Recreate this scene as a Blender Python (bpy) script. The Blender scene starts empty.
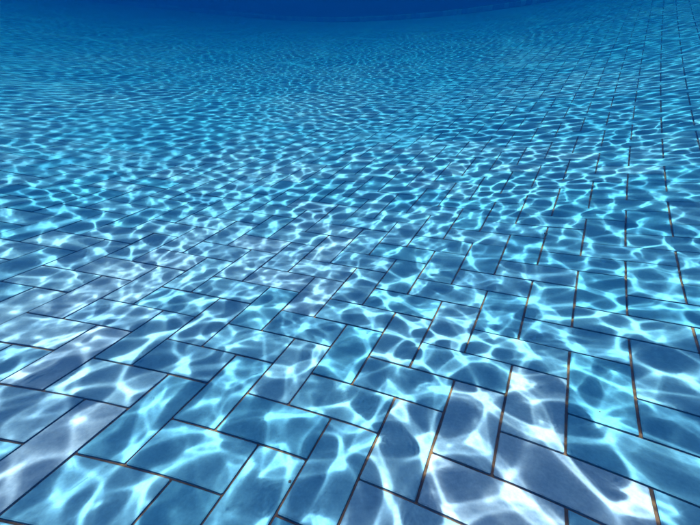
import bpy, bmesh, math, random
import numpy as np

C = bpy.context.scene.collection
sc = bpy.context.scene
R = math.radians

# ------------------------------------------------------------------ camera
# Photographed under water through a flat port: the port refracts, so the
# lens has the pincushion mapping sin(air) = 1.333 sin(water) (polynomial).
U = 0.125                      # one grid unit = tile width with its joint
YAW, PITCH, ROLL = -0.4376, 0.4790, -0.0438
CAM = np.array([0.2046, -0.6974, 0.9194])
cam = bpy.data.cameras.new('camera')
camo = bpy.data.objects.new('camera', cam)
C.objects.link(camo)
sc.camera = camo
fw = np.array([math.sin(YAW)*math.cos(PITCH), math.cos(YAW)*math.cos(PITCH), -math.sin(PITCH)])
rt = np.array([math.cos(YAW), -math.sin(YAW), 0.0])
up = np.cross(rt, fw)
r2 = rt*math.cos(ROLL) + up*math.sin(ROLL)
u2 = -rt*math.sin(ROLL) + up*math.cos(ROLL)
from mathutils import Matrix, Vector
m = Matrix.Identity(4)
for i in range(3):
    m[i][0], m[i][1], m[i][2], m[i][3] = r2[i], u2[i], -fw[i], CAM[i]
camo.matrix_world = m
cam.type = 'PANO'
cam.panorama_type = 'FISHEYE_LENS_POLYNOMIAL'
cam.sensor_width = 36.0
cam.sensor_height = 27.0
cam.fisheye_fov = R(170)
cam.fisheye_polynomial_k0 = 0.0
cam.fisheye_polynomial_k1 = -0.040632345975
cam.fisheye_polynomial_k2 = 0.0001501879
cam.fisheye_polynomial_k3 = 3.76603676e-05
cam.fisheye_polynomial_k4 = -8.039153963e-07
cam.clip_start = 0.01
cam.clip_end = 400.0

# ------------------------------------------------------------------ sky, sun, exposure
SUN_EL, SUN_AZ = 88.0, 200.0      # azimuth clockwise from +y: light comes from behind the camera
w = bpy.data.worlds.new('World')
sc.world = w
w.use_nodes = True
nt = w.node_tree
bg = nt.nodes['Background']
sky = nt.nodes.new('ShaderNodeTexSky')
sky.sky_type = 'NISHITA'
sky.sun_disc = False
sky.sun_elevation = R(SUN_EL)
sky.sun_rotation = R(SUN_AZ)
sky.ozone_density = 2.5
nt.links.new(sky.outputs[0], bg.inputs[0])
bg.inputs[1].default_value = 0.105
l = bpy.data.lights.new('sun', 'SUN')
l.energy = 5.0
l.angle = R(0.33)
l.color = (1.0, 0.84, 0.70)
l.cycles.is_caustics_light = True
suno = bpy.data.objects.new('sun', l)
C.objects.link(suno)
sd = Vector((math.sin(R(SUN_AZ))*math.cos(R(SUN_EL)), math.cos(R(SUN_AZ))*math.cos(R(SUN_EL)), math.sin(R(SUN_EL))))
suno.rotation_euler = sd.to_track_quat('Z', 'Y').to_euler()
suno.location = sd*60

sc.view_settings.view_transform = 'Standard'
sc.view_settings.look = 'None'
sc.view_settings.gamma = 1.0
sc.view_settings.exposure = 2.85
sc.render.engine = 'CYCLES'
sc.cycles.use_denoising = True
sc.cycles.caustics_refractive = True
sc.cycles.caustics_reflective = False
sc.cycles.max_bounces = 10
sc.cycles.diffuse_bounces = 3
sc.cycles.transmission_bounces = 6
sc.cycles.volume_bounces = 1
sc.cycles.transparent_max_bounces = 8
sc.cycles.blur_glossy = 0.3
sc.cycles.sample_clamp_indirect = 6.0

# ------------------------------------------------------------------ helpers
def node_mat(name):
    mt = bpy.data.materials.new(name)
    mt.use_nodes = True
    n = mt.node_tree
    return mt, n, n.nodes['Principled BSDF'], n.nodes['Material Output']

def mesh_from(name, V, F, smooth=False):
    """V (n,3) floats, F (m,4) quads"""
    V = np.asarray(V, 'f'); F = np.asarray(F, 'i')
    me = bpy.data.meshes.new(name)
    me.vertices.add(len(V)); me.vertices.foreach_set('co', V.ravel())
    me.loops.add(F.size); me.loops.foreach_set('vertex_index', F.ravel())
    me.polygons.add(len(F)); me.polygons.foreach_set('loop_start', np.arange(0, F.size, 4, dtype='i'))
    me.update(calc_edges=True)
    me.polygons.foreach_set('use_smooth', np.full(len(F), smooth))
    me.update()
    return me

def link(name, me, mat, parent=None, kind=None):
    o = bpy.data.objects.new(name, me)
    C.objects.link(o)
    if mat is not None and not me.materials:
        me.materials.append(mat)
    o.parent = parent
    if kind:
        o['kind'] = kind
    o.cycles.is_caustics_receiver = True
    return o

def mixrgb(n, fac, a, b, blend='MIX'):
    x = n.nodes.new('ShaderNodeMix'); x.data_type = 'RGBA'; x.blend_type = blend
    for s, v in ((x.inputs[0], fac), (x.inputs[6], a), (x.inputs[7], b)):
        if isinstance(v, (int, float)): s.default_value = v
        elif isinstance(v, tuple): s.default_value = v
        else: n.links.new(v, s)
    return x.outputs[2]

def noise(n, scale, detail=4, rough=0.6, vec=None):
    x = n.nodes.new('ShaderNodeTexNoise')
    x.inputs['Scale'].default_value = scale
    x.inputs['Detail'].default_value = detail
    x.inputs['Roughness'].default_value = rough
    if vec is not None: n.links.new(vec, x.inputs['Vector'])
    return x.outputs[0]

def ramp(n, v, stops):
    x = n.nodes.new('ShaderNodeValToRGB')
    e = x.color_ramp.elements
    while len(e) < len(stops): e.new(0.5)
    for q, (p, c) in zip(e, stops):
        q.position = p; q.color = c
    n.links.new(v, x.inputs[0])
    return x.outputs[0]

# ------------------------------------------------------------------ materials
BLUE = (0.032, 0.101, 0.165, 1)
MAUVE = (0.112, 0.124, 0.176, 1)
def tile_material(name, attr_type):
    mt, n, b, out = node_mat(name)
    geo = n.nodes.new('ShaderNodeNewGeometry')
    at = n.nodes.new('ShaderNodeAttribute'); at.attribute_type = attr_type; at.attribute_name = 'tone'
    rn = n.nodes.new('ShaderNodeAttribute'); rn.attribute_type = attr_type; rn.attribute_name = 'shade'
    big = noise(n, 9.0, 5, 0.62, geo.outputs['Position'])
    fine = noise(n, 160.0, 3, 0.6, geo.outputs['Position'])
    col = mixrgb(n, at.outputs['Fac'], BLUE, MAUVE)
    wear = ramp(n, big, [(0.35, (0.74, 0.80, 0.86, 1)), (0.65, (1.14, 1.09, 1.05, 1))])
    col = mixrgb(n, 1.0, col, wear, 'MULTIPLY')
    mott = noise(n, 38.0, 6, 0.7, geo.outputs['Position'])
    col = mixrgb(n, 1.0, col, ramp(n, mott, [(0.35, (0.82, 0.86, 0.9, 1)), (0.6, (1.08, 1.05, 1.03, 1))]), 'MULTIPLY')
    fn = ramp(n, fine, [(0.3, (0.86, 0.88, 0.9, 1)), (0.7, (1.1, 1.1, 1.1, 1))])
    col = mixrgb(n, 1.0, col, fn, 'MULTIPLY')
    sh = ramp(n, rn.outputs['Fac'], [(0.0, (0.80, 0.84, 0.88, 1)), (1.0, (1.15, 1.1, 1.06, 1))])
    col = mixrgb(n, 1.0, col, sh, 'MULTIPLY')
    n.links.new(col, b.inputs['Base Color'])
    b.inputs['Roughness'].default_value = 0.75
    b.inputs['Specular IOR Level'].default_value = 0.1
    bp = n.nodes.new('ShaderNodeBump'); bp.inputs['Strength'].default_value = 0.12; bp.inputs['Distance'].default_value = 0.002
    n.links.new(fine, bp.inputs['Height']); n.links.new(bp.outputs[0], b.inputs['Normal'])
    return mt
M_TILE = tile_material('glazed_tile', 'OBJECT')
M_FIELD = tile_material('glazed_tile_field', 'GEOMETRY')

M_GROUT, n, b, out = node_mat('brown_grout')
geo = n.nodes.new('ShaderNodeNewGeometry')
n.links.new(ramp(n, noise(n, 14, 5, 0.6, geo.outputs['Position']),
            [(0.35, (0.012, 0.007, 0.004, 1)), (0.70, (0.062, 0.028, 0.012, 1))]), b.inputs['Base Color'])
b.inputs['Roughness'].default_value = 0.95
b.inputs['Specular IOR Level'].default_value = 0.05

M_WATER = bpy.data.materials.new('water_surface'); M_WATER.use_nodes = True
n = M_WATER.node_tree
n.nodes.remove(n.nodes['Principled BSDF'])
g = n.nodes.new('ShaderNodeBsdfGlass'); g.inputs['IOR'].default_value = 1.333; g.inputs['Roughness'].default_value = 0.0
g.inputs['Color'].default_value = (1, 1, 1, 1)
n.links.new(g.outputs[0], n.nodes['Material Output'].inputs[0])

M_DECK, n, b, out = node_mat('stone_deck')
geo = n.nodes.new('ShaderNodeNewGeometry')
n.links.new(ramp(n, noise(n, 3, 6, 0.6, geo.outputs['Position']),
            [(0.3, (0.30, 0.27, 0.23, 1)), (0.7, (0.42, 0.39, 0.34, 1))]), b.inputs['Base Color'])
b.inputs['Roughness'].default_value = 0.85

# ------------------------------------------------------------------ pool outline (world metres, counter-clockwise)
DEPTH = 1.15
FLOORLIGHT = 0.05
ctrl = [(4.5, -4.5), (6.0, 2.0), (5.9, 9.0), (4.2, 14.0), (1.2, 15.9), (-1.5, 15.75), (-4.0, 15.6), (-7.3, 15.45), (-9.8, 16.05),
        (-11.8, 16.75), (-13.8, 17.2), (-15.5, 17.0), (-16.5, 15.6), (-17.2, 12.8), (-17.4, 9.0), (-16.0, 3.0), (-12.0, -2.5), (-6.0, -5.2), (0.0, -5.8)]
def spline(P, k=12):
    P = np.array(P, float); o = []
    N = len(P)
    for i in range(N):
        a, b_, c, d = P[i-1], P[i], P[(i+1) % N], P[(i+2) % N]
        for t in np.arange(k)/k:
            o.append(0.5*((2*b_)+(-a+c)*t+(2*a-5*b_+4*c-d)*t*t+(-a+3*b_-3*c+d)*t**3))
    return np.array(o)
OUT = spline(ctrl)
def inside(X, Y, poly):
    r = np.zeros(X.shape, bool)
    x0, y0 = poly[-1]
    for x1, y1 in poly:
        cnd = ((y0 > Y) != (y1 > Y))
        with np.errstate(divide='ignore', invalid='ignore'):
            xi = (x1-x0)*(Y-y0)/(y1-y0)+x0
        r ^= cnd & (X < xi)
        x0, y0 = x1, y1
    return r
def offset(poly, d):
    t = np.roll(poly, -1, 0)-np.roll(poly, 1, 0)
    t /= np.linalg.norm(t, axis=1)[:, None]
    return poly + np.c_[t[:, 1], -t[:, 0]]*d      # outwards for a ccw outline

# ------------------------------------------------------------------ floor bed and tiles
def ring(polys_z, closed=True):
    """quads between successive closed loops [(poly, z), ...]"""
    n_ = len(polys_z[0][0])
    V = np.concatenate([np.c_[p, np.full(n_, z)] for p, z in polys_z])
    F = []
    i = np.arange(n_); j = (i+1) % n_
    for k in range(len(polys_z)-1):
        F.append(np.stack([k*n_+i, k*n_+j, (k+1)*n_+j, (k+1)*n_+i], -1))
    return V, np.concatenate(F)

TILE_T = 0.006
gx = np.linspace(-20, 8, 29); gy = np.linspace(-8, 19, 28)
X, Y = np.meshgrid(gx, gy)
ii = np.arange(X.size).reshape(X.shape)
Q = np.stack([ii[:-1, :-1], ii[:-1, 1:], ii[1:, 1:], ii[1:, :-1]], -1).reshape(-1, 4)
floor = link('pool_floor', mesh_from('pool_floor', np.c_[X.ravel(), Y.ravel(), np.full(X.size, -TILE_T)], Q), M_GROUT, kind='structure')

rng = np.random.RandomState(11)
GAP = 0.0056
def tile_mesh_arrays(L, W):
    """top face, chamfer and sides of a tile centred on the origin, long axis x, top at z=0"""
    c = 0.0022
    def rect(a, b_, z): return [(-a, -b_, z), (a, -b_, z), (a, b_, z), (-a, b_, z)]
    V = rect(L/2, W/2, -TILE_T) + rect(L/2, W/2, -0.0016) + rect(L/2-c, W/2-c, 0)
    F = []
    for k in (0, 4):
        for i in range(4):
            j = (i+1) % 4
            F.append((k+i, k+j, k+4+j, k+4+i))
    F.append((8, 9, 10, 11))
    return np.array(V), np.array(F)
TV, TF = tile_mesh_arrays(2*U-GAP, U-GAP)
tile_mes = []
tr = random.Random(21)
for q in range(6):
    # edges a little out of true, corners worn round
    a_, b_ = U-GAP/2, U/2-GAP/2
    cr = 0.0022
    per = [(-a_+cr, -b_), (-a_*0.35, -b_), (a_*0.35, -b_), (a_-cr, -b_), (a_, -b_+cr), (a_, 0), (a_, b_-cr), (a_-cr, b_),
           (a_*0.35, b_), (-a_*0.35, b_), (-a_+cr, b_), (-a_, b_-cr), (-a_, 0), (-a_, -b_+cr)]
    per = [(x+tr.gauss(0, 0.0004), y+tr.gauss(0, 0.0004)) for x, y in per]
    ins_ = [(x*(1-0.0022/a_), y*(1-0.0022/b_)) for x, y in per]
    K_ = len(per)
    V_ = [(x, y, -TILE_T) for x, y in per]+[(x, y, -0.0014+tr.gauss(0, 0.0002)) for x, y in per]+[(x, y, 0) for x, y in ins_]
    F_ = [(r_*K_+i, r_*K_+(i+1) % K_, (r_+1)*K_+(i+1) % K_, (r_+1)*K_+i) for r_ in (0, 1) for i in range(K_)]+[tuple(range(2*K_, 3*K_))]
    me = bpy.data.meshes.new('tile'); me.from_pydata(V_, [], F_); me.materials.append(M_TILE)
    tile_mes.append(me)

tiles = []     # cx, cy, vertical?
x0, x1 = int(-19/U), int(7/U); y0, y1 = int(-6.5/U), int(18.5/U)
gxi, gyi = np.meshgrid(np.arange(x0, x1), np.arange(y0, y1))
k = (gxi-gyi) % 4
H = k == 0; Vv = k == 3
cx = np.concatenate([(gxi[H]+1)*U, (gxi[Vv]+0.5)*U]); cy = np.concatenate([(gyi[H]+0.5)*U, (gyi[Vv]+1)*U])
ix = np.concatenate([gxi[H], gxi[Vv]]); iy = np.concatenate([gyi[H], gyi[Vv]])
vert = np.concatenate([np.zeros(H.sum(), bool), np.ones(Vv.sum(), bool)])
ins = inside(cx, cy, offset(OUT, 0.06))
cx, cy, ix, iy, vert = cx[ins], cy[ins], ix[ins], iy[ins], vert[ins]
N = len(cx)
# how large each tile shows in the photograph: projected through the lens
P = np.c_[cx, cy, np.zeros(N)]-CAM
zc = P@fw; xc = P@r2; yc = P@u2
th = np.arctan2(np.hypot(xc, yc), zc)
s_air = np.clip(1.333*np.sin(th), 0, 0.995)
rp = 363.23*np.tan(np.arcsin(s_air)); ph = np.arctan2(yc, xc)
px = 350+rp*np.cos(ph); py = 262.5-rp*np.sin(ph)
mrg = 14
inview = (zc > 0) & (th < 0.8) & (px > -mrg) & (px < 700+mrg) & (py > -mrg) & (py < 525+mrg)
dist = np.linalg.norm(P, axis=1)
score = np.where(inview, 1/dist**3, 0)
near = np.argsort(-score)[:300]
isnear = np.zeros(N, bool); isnear[near] = True
# pale mauve tiles among the blue ones
lowf = np.sin(cx*2.1+cy*1.3+0.7)+np.sin(cx*0.9-cy*2.7+2.0)+np.sin(cx*3.3+cy*0.6)
tone = np.clip(0.16+0.13*lowf+rng.normal(0, 0.14, N), 0, 0.8)
tone = np.where(dist < 3.0, np.clip(rng.normal(0.10, 0.08, N), 0, 0.3), tone)
pale_patch = np.exp(-((cx+1.35)/0.6)**2-((cy-0.45)/0.6)**2)+0.8*np.exp(-((cx+0.75)/0.3)**2-((cy-1.0)/0.35)**2)
tone = np.clip(tone+pale_patch*rng.uniform(0.2, 0.8, N), 0, 1)
shade = rng.rand(N)
dz = rng.normal(0, 0.0005, N); tx = rng.normal(0, 0.0022, N); ty = rng.normal(0, 0.0022, N)
MAUVE_TILES = {(-1, -1): .5, (0, 0): .8, (0, 1): .6, (-1, 0): .4, (1, 1): .8, (1, 2): .6, (2, -1): .7, (3, -1): .5, (1, -2): .7,
    (-7, -2): .9, (-9, -1): .6, (-9, 0): 1., (-11, 2): .9, (-11, 1): .7, (-12, 1): .7, (-13, 3): .6, (-16, 4): .5,
    (-9, 7): .8, (-7, 5): .7, (-6, 7): .6, (-8, 9): .5, (-9, 11): .5, (-4, 5): .3, (-2, 3): .25, (-6, 6): .5, (-5, 4): .6, (-5, 15): .4}
for i in range(N):
    if isnear[i] and (ix[i], iy[i]) in MAUVE_TILES:
        tone[i] = MAUVE_TILES[(ix[i], iy[i])]
for i in near:
    o = bpy.data.objects.new('tile', tile_mes[rng.randint(6)])
    C.objects.link(o)
    o.parent = floor
    o.location = (cx[i], cy[i], dz[i])
    o.rotation_euler = (tx[i], ty[i], (math.pi/2 if vert[i] else 0)+rng.normal(0, 0.002))
    o['tone'] = float(tone[i]); o['shade'] = float(shade[i])
    o.cycles.is_caustics_receiver = True
far = np.where(~isnear)[0]
v = np.repeat(TV[None], len(far), 0)
v[:, :, 2] += dz[far][:, None] + ty[far][:, None]*-v[:, :, 0] + tx[far][:, None]*v[:, :, 1]
vv = vert[far]
sw = v.copy(); sw[vv, :, 0] = -v[vv, :, 1]; sw[vv, :, 1] = v[vv, :, 0]
sw[:, :, 0] += cx[far][:, None]; sw[:, :, 1] += cy[far][:, None]
sw[:, :4, 2] = -TILE_T - 0.001
F = (TF[None]+(np.arange(len(far))*12)[:, None, None]).reshape(-1, 4)
me = mesh_from('tile_field', sw.reshape(-1, 3), F)
for nm, arr in (('tone', tone), ('shade', shade)):
    a = me.attributes.new(nm, 'FLOAT', 'FACE')
    a.data.foreach_set('value', np.repeat(arr[far], 9).astype('f'))
link('tile_field', me, M_FIELD, floor, 'stuff')

# ------------------------------------------------------------------ pool wall: curved, tiled, with a paler cove course at its foot
def arclen_points(poly, step):
    P = np.r_[poly, poly[:1]]
    d = np.r_[0, np.cumsum(np.linalg.norm(np.diff(P, axis=0), axis=1))]
    n_ = int(d[-1]/step)
    t = np.arange(n_)*d[-1]/n_
    return np.c_[np.interp(t, d, P[:, 0]), np.interp(t, d, P[:, 1])], d[-1]/n_
WTOP = DEPTH + 0.08
Vw, Fw = ring([(OUT, -0.02), (OUT, WTOP), (offset(OUT, 0.3), WTOP), (offset(OUT, 0.3), -0.02)])
wall = link('pool_wall', mesh_from('pool_wall', Vw, Fw), M_GROUT)
wall['label'] = 'curved dark blue tiled pool wall closing the far end of the pool'
wall['category'] = 'wall'
wall['kind'] = 'thing'
def wall_tiles(name, zs, step, mat, thick, tonefn, sel=None):
    pts, st = arclen_points(OUT, step)
    nxt = np.roll(pts, -1, 0)
    t = (nxt-pts); t /= np.linalg.norm(t, axis=1)[:, None]
    nrm = np.c_[-t[:, 1], t[:, 0]]
    c = (pts+nxt)/2
    Vs, Ts, Ss = [], [], []
    for za, zb in zs:
        a = (st-0.008)/2
        for i in range(len(c)):
            th_ = thick + rng.normal(0, 0.0006)
            A = c[i]-t[i]*a; B = c[i]+t[i]*a
            A2 = c[i]-t[i]*(a-0.003)+nrm[i]*th_; B2 = c[i]+t[i]*(a-0.003)+nrm[i]*th_
            A = A-nrm[i]*0.002; B = B-nrm[i]*0.002
            Vs.append([(A[0], A[1], za+0.004), (B[0], B[1], za+0.004), (B[0], B[1], zb-0.004), (A[0], A[1], zb-0.004),
                       (A2[0], A2[1], za+0.007), (B2[0], B2[1], za+0.007), (B2[0], B2[1], zb-0.007), (A2[0], A2[1], zb-0.007)])
            Ts.append(tonefn()); Ss.append(rng.rand())
    n_ = len(Vs)
    V = np.array(Vs).reshape(-1, 3)
    f = np.array([(4, 5, 6, 7), (0, 1, 5, 4), (1, 2, 6, 5), (2, 3, 7, 6), (3, 0, 4, 7)])
    F = (f[None]+(np.arange(n_)*8)[:, None, None]).reshape(-1, 4)
    me = mesh_from(name, V, F)
    for nm, arr in (('tone', Ts), ('shade', Ss)):
        a = me.attributes.new(nm, 'FLOAT', 'FACE'); a.data.foreach_set('value', np.repeat(np.array(arr, 'f'), 5))
    return link(name, me, mat, wall, 'stuff')
M_WALLT, n, b, out = node_mat('cobalt_wall_tile')
at = n.nodes.new('ShaderNodeAttribute'); at.attribute_name = 'shade'
n.links.new(ramp(n, at.outputs['Fac'], [(0, (0.004, 0.012, 0.10, 1)), (1, (0.008, 0.030, 0.17, 1))]), b.inputs['Base Color'])
b.inputs['Roughness'].default_value = 0.5
M_COVE, n, b, out = node_mat('pale_cove_tile')
at = n.nodes.new('ShaderNodeAttribute'); at.attribute_name = 'shade'
n.links.new(ramp(n, at.outputs['Fac'], [(0, (0.05, 0.22, 0.40, 1)), (1, (0.30, 0.60, 0.72, 1))]), b.inputs['Base Color'])
b.inputs['Roughness'].default_value = 0.5
zs = [(0.12+i*0.13, 0.12+(i+1)*0.13) for i in range(8)]
wall_tiles('wall_tile_courses', zs, 0.26, M_WALLT, 0.006, lambda: 0.0)
wall_tiles('cove_tile_course', [(0.002, 0.115)], 0.13, M_COVE, 0.035, lambda: 0.0)

# ------------------------------------------------------------------ grit lying on the tiles
M_GRIT, n, b, out = node_mat('dark_grit')
b.inputs['Base Color'].default_value = (0.012, 0.010, 0.010, 1)
b.inputs['Roughness'].default_value = 0.9
pr = random.Random(4)
SPECKS = [((-0.2570, -0.0587), 0.0030, 'small black speck of debris beside a joint on the near pool tiles'),
          ((0.1242, 1.4193), 0.0065, 'dark speck of debris on the tiles further out at the right'),
          ((0.3105, 0.4126), 0.0022, 'faint tiny dark speck on a blue tile at the lower right')]
for (sx_, sy_), rr, lab in SPECKS:
    bm = bmesh.new()
    bmesh.ops.create_icosphere(bm, subdivisions=2, radius=rr)
    for v_ in bm.verts:
        v_.co *= 1+pr.uniform(-0.28, 0.28)
        v_.co.z *= 0.55
    me = bpy.data.meshes.new('debris_speck'); bm.to_mesh(me); bm.free()
    o = link('debris_speck', me, M_GRIT)
    o.location = (sx_, sy_, rr*0.42); o.rotation_euler = (0, 0, pr.uniform(0, 6))
    o['label'] = lab
    o['category'] = 'debris'; o['group'] = 'dark specks of debris on the pool floor'

# ------------------------------------------------------------------ deck round the pool
Vd, Fd = ring([(offset(OUT, 0.0), WTOP+0.004), (offset(OUT, 0.0), WTOP+0.05), (offset(OUT, 4.0), WTOP+0.05), (offset(OUT, 4.0), WTOP-0.2)])
link('pool_deck', mesh_from('pool_deck', Vd, Fd), M_DECK, kind='structure')

# ------------------------------------------------------------------ water surface: heights shaped to refract the sun into a chosen light net
# The height field is worked back from an invented light pattern, so that every point of the floor is reached by one
# refracted ray: a smooth sea of little lenses whose focus makes the light net.
LP, NP = 3.6, 1024                  # periodic patch, metres and cells
KD = 0.25*DEPTH                      # sideways shift on the floor per unit of surface slope
PX0, PY0 = -2.7, -0.9                # world position of the patch corner
t_f = np.fft.fftfreq(NP, 1.0/NP)
KX, KY = np.meshgrid(t_f*2*math.pi/LP, t_f*2*math.pi/LP)
KK = np.sqrt(KX*KX+KY*KY); KK[0, 0] = 1
wr = np.random.RandomState(5)

def sea(lmin, lmax, power, ang=None, spread=None):
    """random waves between two wavelengths; power = rms focusing strength at the floor"""
    W = np.fft.fft2(wr.normal(size=(NP, NP)))
    lam = 2*math.pi/KK
    a = np.exp(-((np.log(lam/math.sqrt(lmin*lmax)))/(0.5*math.log(lmax/lmin)))**2)*lam/KK
    if ang is not None:
        d = np.cos(np.arctan2(KY, KX)-ang)
        a = a*np.exp((d*d-1)/spread**2)
    a[0, 0] = 0
    Hh = W*a
    return Hh*(power/(np.fft.ifft2(-KK*KK*Hh).real/2).std()/KD)

def grad_up(Fq, m):
    G = np.zeros((m, m), complex); h_ = NP//2
    G[:h_, :h_] = Fq[:h_, :h_]; G[:h_, -h_:] = Fq[:h_, -h_:]; G[-h_:, :h_] = Fq[-h_:, :h_]; G[-h_:, -h_:] = Fq[-h_:, -h_:]
    return np.fft.ifft2(G).real*(m/NP)**2

def lowpass(A_, sig):
    return np.fft.ifft2(np.fft.fft2(A_)*np.exp(-(KK*sig)**2/2)).real

def focus(Hh, up_=3, blur=0.0022):
    """where the refracted rays of a sea land on the floor"""
    m_ = NP*up_
    c = np.arange(m_)/up_
    x = ((c[None, :]+KD*grad_up(1j*KX*Hh, m_)*NP/LP) % NP).ravel()
    y = ((c[:, None]+KD*grad_up(1j*KY*Hh, m_)*NP/LP) % NP).ravel()
    i = x.astype('i4'); j = y.astype('i4'); fx = x-i; fy = y-j
    o = np.zeros(NP*NP)
    for di, dj, w_ in ((0, 0, (1-fx)*(1-fy)), (1, 0, fx*(1-fy)), (0, 1, (1-fx)*fy), (1, 1, fx*fy)):
        o += np.bincount(((j+dj) % NP)*NP+(i+di) % NP, w_, NP*NP)
    return np.maximum(lowpass(o.reshape(NP, NP)/up_**2, blur), 0)

cell = LP/NP
GXp, GYp = np.meshgrid(PX0+np.arange(NP)*cell, PY0+np.arange(NP)*cell)
def bump(x, y, rx, ry, rot=0.0):
    dx = (GXp-x+LP/2) % LP-LP/2; dy = (GYp-y+LP/2) % LP-LP/2
    c_, s_ = math.cos(rot), math.sin(rot)
    return np.exp(-((dx*c_+dy*s_)/rx)**2-((-dx*s_+dy*c_)/ry)**2)
def target(lmin, lmax, power, left_streaks):
    sea_c = sea(lmin, lmax, 1.05*power); sea_s = sea(0.8, 2.0, 0.12)
    v_ = np.fft.ifft2(sea(0.35, 0.9, 1.0)).real
    vary = np.clip(0.5+0.45*v_/v_.std(), 0, 1)
    T = focus(sea_c*0.85+sea_s)*(1-vary)+focus(sea_c*1.45+sea_s)*vary     # calm places and tangled ones
    if left_streaks:      # streaky light mixed into the wanted pattern at left, taken from overfocused ripples
        streak = lowpass(focus(sea(0.055, 0.15, 1.5, 0.0, 0.7)+sea_s), 0.0045)
        mk_ = np.clip(1.35*bump(-1.1, 0.35, 0.62, 0.85, 0.5)-0.1, 0, 1)
        T = T*(1-mk_)+streak*mk_
    T = FLOORLIGHT+np.clip(T**1.7, 0, 6.5)
    T /= lowpass(T, 0.13)      # the eye of the net varies, the mean light does not
    return T/T.mean()

def solve_lens(T, iters):
    """height whose refraction spreads an even sun into the density T (Monge-Ampere, convex)"""
    n_ = NP; h_ = cell; u = np.zeros((n_, n_))
    XI, YI = np.meshgrid(np.arange(n_), np.arange(n_))
    f_ = np.fft.fftfreq(n_)*2*math.pi
    lap = (2*np.cos(f_)[None, :]-2+2*np.cos(f_)[:, None]-2)/h_**2; lap[0, 0] = 1
    FT = np.fft.fft2(T)
    for it in range(iters):
        sg = max(0.0, 2.5*(1-it/(iters*0.75)))
        Ts = np.maximum(np.fft.ifft2(FT*np.exp(-(KK*h_*sg)**2/2)).real, 0.06) if sg > 0 else T
        al = min(1.0, ((it+2)/(iters*0.7))**0.8); Ts = 1-al+al*Ts
        xp, xm, yp, ym = np.roll(u, -1, 1), np.roll(u, 1, 1), np.roll(u, -1, 0), np.roll(u, 1, 0)
        gx_, gy_ = (xp-xm)/(2*h_), (yp-ym)/(2*h_)
        uxx, uyy = (xp+xm-2*u)/h_**2, (yp+ym-2*u)/h_**2
        uxy = (np.roll(gx_, -1, 0)-np.roll(gx_, 1, 0))/(2*h_)
        x = XI+gx_/h_; y = YI+gy_/h_
        i = np.floor(x).astype('i8'); j = np.floor(y).astype('i8'); fx = x-i; fy = y-j
        i %= n_; j %= n_; i1 = (i+1) % n_; j1 = (j+1) % n_
        t = Ts[j, i]*(1-fx)*(1-fy)+Ts[j, i1]*fx*(1-fy)+Ts[j1, i]*(1-fx)*fy+Ts[j1, i1]*fx*fy
        F_ = 1/t
        F_ /= F_.mean()
        a_, b_ = 1+uxx, 1+uyy
        det = a_*b_-uxy*uxy
        new = np.sqrt(np.maximum((a_+b_)**2+2*(F_-det), 0.0))-2
        new -= new.mean()
        U_ = np.fft.fft2(new)/lap; U_[0, 0] = 0
        u = 0.4*u+0.6*np.fft.ifft2(U_).real
    return u/KD
def make_levels(T, iters):
    H0 = solve_lens(T, iters)
    FH = np.fft.fft2(H0-H0.mean())
    return [grad_up(FH*np.exp(-(KK*sg)**2/2), NP*2).astype('f') for sg in (0.0, 0.008, 0.020)]
TGT = target(0.075, 0.19, 1.0, True)
near_levels = make_levels(TGT, 70)
far_levels = make_levels(target(0.060, 0.165, 1.0, False), 70)

def sample(A_, X, Y):
    n_ = NP*2
    x = (X-PX0)/LP*n_; y = (Y-PY0)/LP*n_
    i = np.floor(x).astype('i8'); j = np.floor(y).astype('i8'); fx = (x-i).astype('f'); fy = (y-j).astype('f')
    i %= n_; j %= n_; i1 = (i+1) % n_; j1 = (j+1) % n_
    return A_[j, i]*(1-fx)*(1-fy)+A_[j, i1]*fx*(1-fy)+A_[j1, i]*(1-fx)*fy+A_[j1, i1]*fx*fy

# polar mesh fanning out ahead of a point behind the diver: fine where the floor is seen, coarse behind
AX, AY = 0.627, -1.603
b0, b1 = R(-55.0), R(5.5)                      # bearings clockwise from +y
fine_b = np.arange(b0, b1, 0.00185)
side = []; x = b1; st = 0.00185
while x < b0+2*math.pi-0.03:
    st = min(st*1.25, 0.09); x += st; side.append(x)
back = []; x = b0; st = 0.00185
while st < 0.085:
    st *= 1.25; x -= st; back.append(x)
side = [q_ for q_ in side if q_ < back[-1]+2*math.pi-0.03]
bear = np.array(back[::-1]+list(fine_b)+side)
rad = list(np.geomspace(0.01, 1.55, 50)); x = rad[-1]
while x < 24.5:
    x += 0.0034+0.0029*max(0.0, x-2.35); rad.append(x)
rad = np.array(rad)
BB, RR = np.meshgrid(bear, rad)
X = AX+RR*np.sin(BB); Y = AY+RR*np.cos(BB)
dB = np.gradient(bear); dR = np.gradient(rad)
SP = np.maximum(RR*dB[None, :], np.broadcast_to(dR[:, None], RR.shape))
def layered(lv, X, Y):
    q1 = np.clip((SP-0.008)/0.010, 0, 1).astype('f'); q2 = np.clip((SP-0.020)/0.03, 0, 1).astype('f')
    z = sample(lv[0], X, Y)*(1-q1)+sample(lv[1], X, Y)*q1
    return z*(1-q2)+sample(lv[2], X, Y)*q2*(1-np.clip((SP-0.08)/0.1, 0, 1)).astype('f')
dcam = np.hypot(X-CAM[0], Y-CAM[1])
nearw = np.clip((2.35-dcam)/0.9, 0, 1); nearw = (nearw*nearw*(3-2*nearw)).astype('f')
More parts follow.
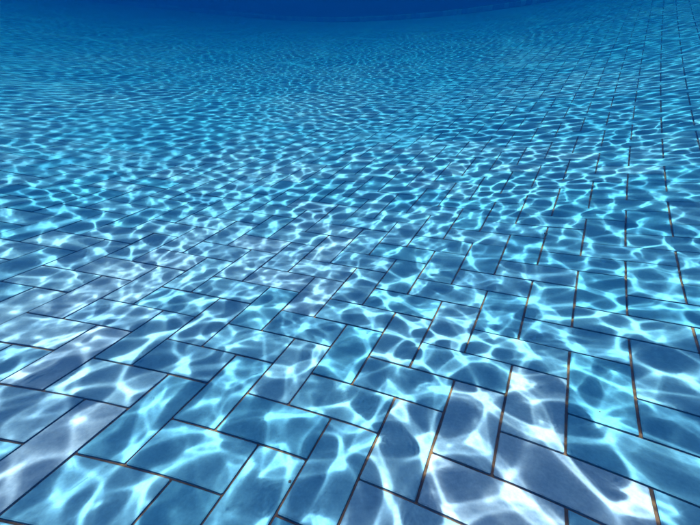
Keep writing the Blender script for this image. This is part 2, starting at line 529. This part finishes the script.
# further out the chop is finer, and slowly stretched this way and that
XW = X+0.30*np.sin(Y*0.62+0.4)+0.16*np.sin(X*0.9-Y*0.5)
YW = Y+0.30*np.sin(X*0.55+1.7)+0.16*np.sin(Y*1.0+X*0.4+2.0)
Z = layered(near_levels, X, Y)*nearw+layered(far_levels, XW, YW)*(1-nearw)
Z = Z.astype('d')+DEPTH
ii = np.arange(X.size).reshape(X.shape)
Q = np.stack([ii[:-1, :-1], ii[:-1, 1:], ii[1:, 1:], ii[1:, :-1]], -1).reshape(-1, 4)
mx = (X[:-1, :-1]+X[1:, 1:])/2; my = (Y[:-1, :-1]+Y[1:, 1:])/2
Q = Q[inside(mx, my, offset(OUT, 0.12)).ravel()]
used = np.zeros(X.size, bool); used[Q.ravel()] = True
remap = np.cumsum(used)-1
V = np.c_[X.ravel(), Y.ravel(), Z.ravel()][used]
water = link('water_surface', mesh_from('water_surface', V, remap[Q], True), M_WATER, kind='structure')
water.cycles.is_caustics_receiver = False
water.cycles.is_caustics_caster = True

# ------------------------------------------------------------------ haze: the blue body of water
if True:
    M_H = bpy.data.materials.new('blue_water_haze'); M_H.use_nodes = True
    n = M_H.node_tree; n.nodes.remove(n.nodes['Principled BSDF'])
    pv = n.nodes.new('ShaderNodeVolumePrincipled')
    pv.inputs['Color'].default_value = (0.002, 0.028, 0.09, 1)
    pv.inputs['Density'].default_value = 0.50
    pv.inputs['Absorption Color'].default_value = (0.02, 0.46, 0.54, 1)
    n.links.new(pv.outputs[0], n.nodes['Material Output'].inputs['Volume'])
    lo = (-24, -12, -1.0); hi = (12, 23, WTOP+0.3)
    V = [(x, y, z) for z in (lo[2], hi[2]) for x, y in ((lo[0], lo[1]), (hi[0], lo[1]), (hi[0], hi[1]), (lo[0], hi[1]))]
    F = [(3, 2, 1, 0), (4, 5, 6, 7), (0, 1, 5, 4), (1, 2, 6, 5), (2, 3, 7, 6), (3, 0, 4, 7)]
    h = link('haze', mesh_from('haze', V, F), M_H, kind='stuff')
    h.cycles.is_caustics_receiver = False
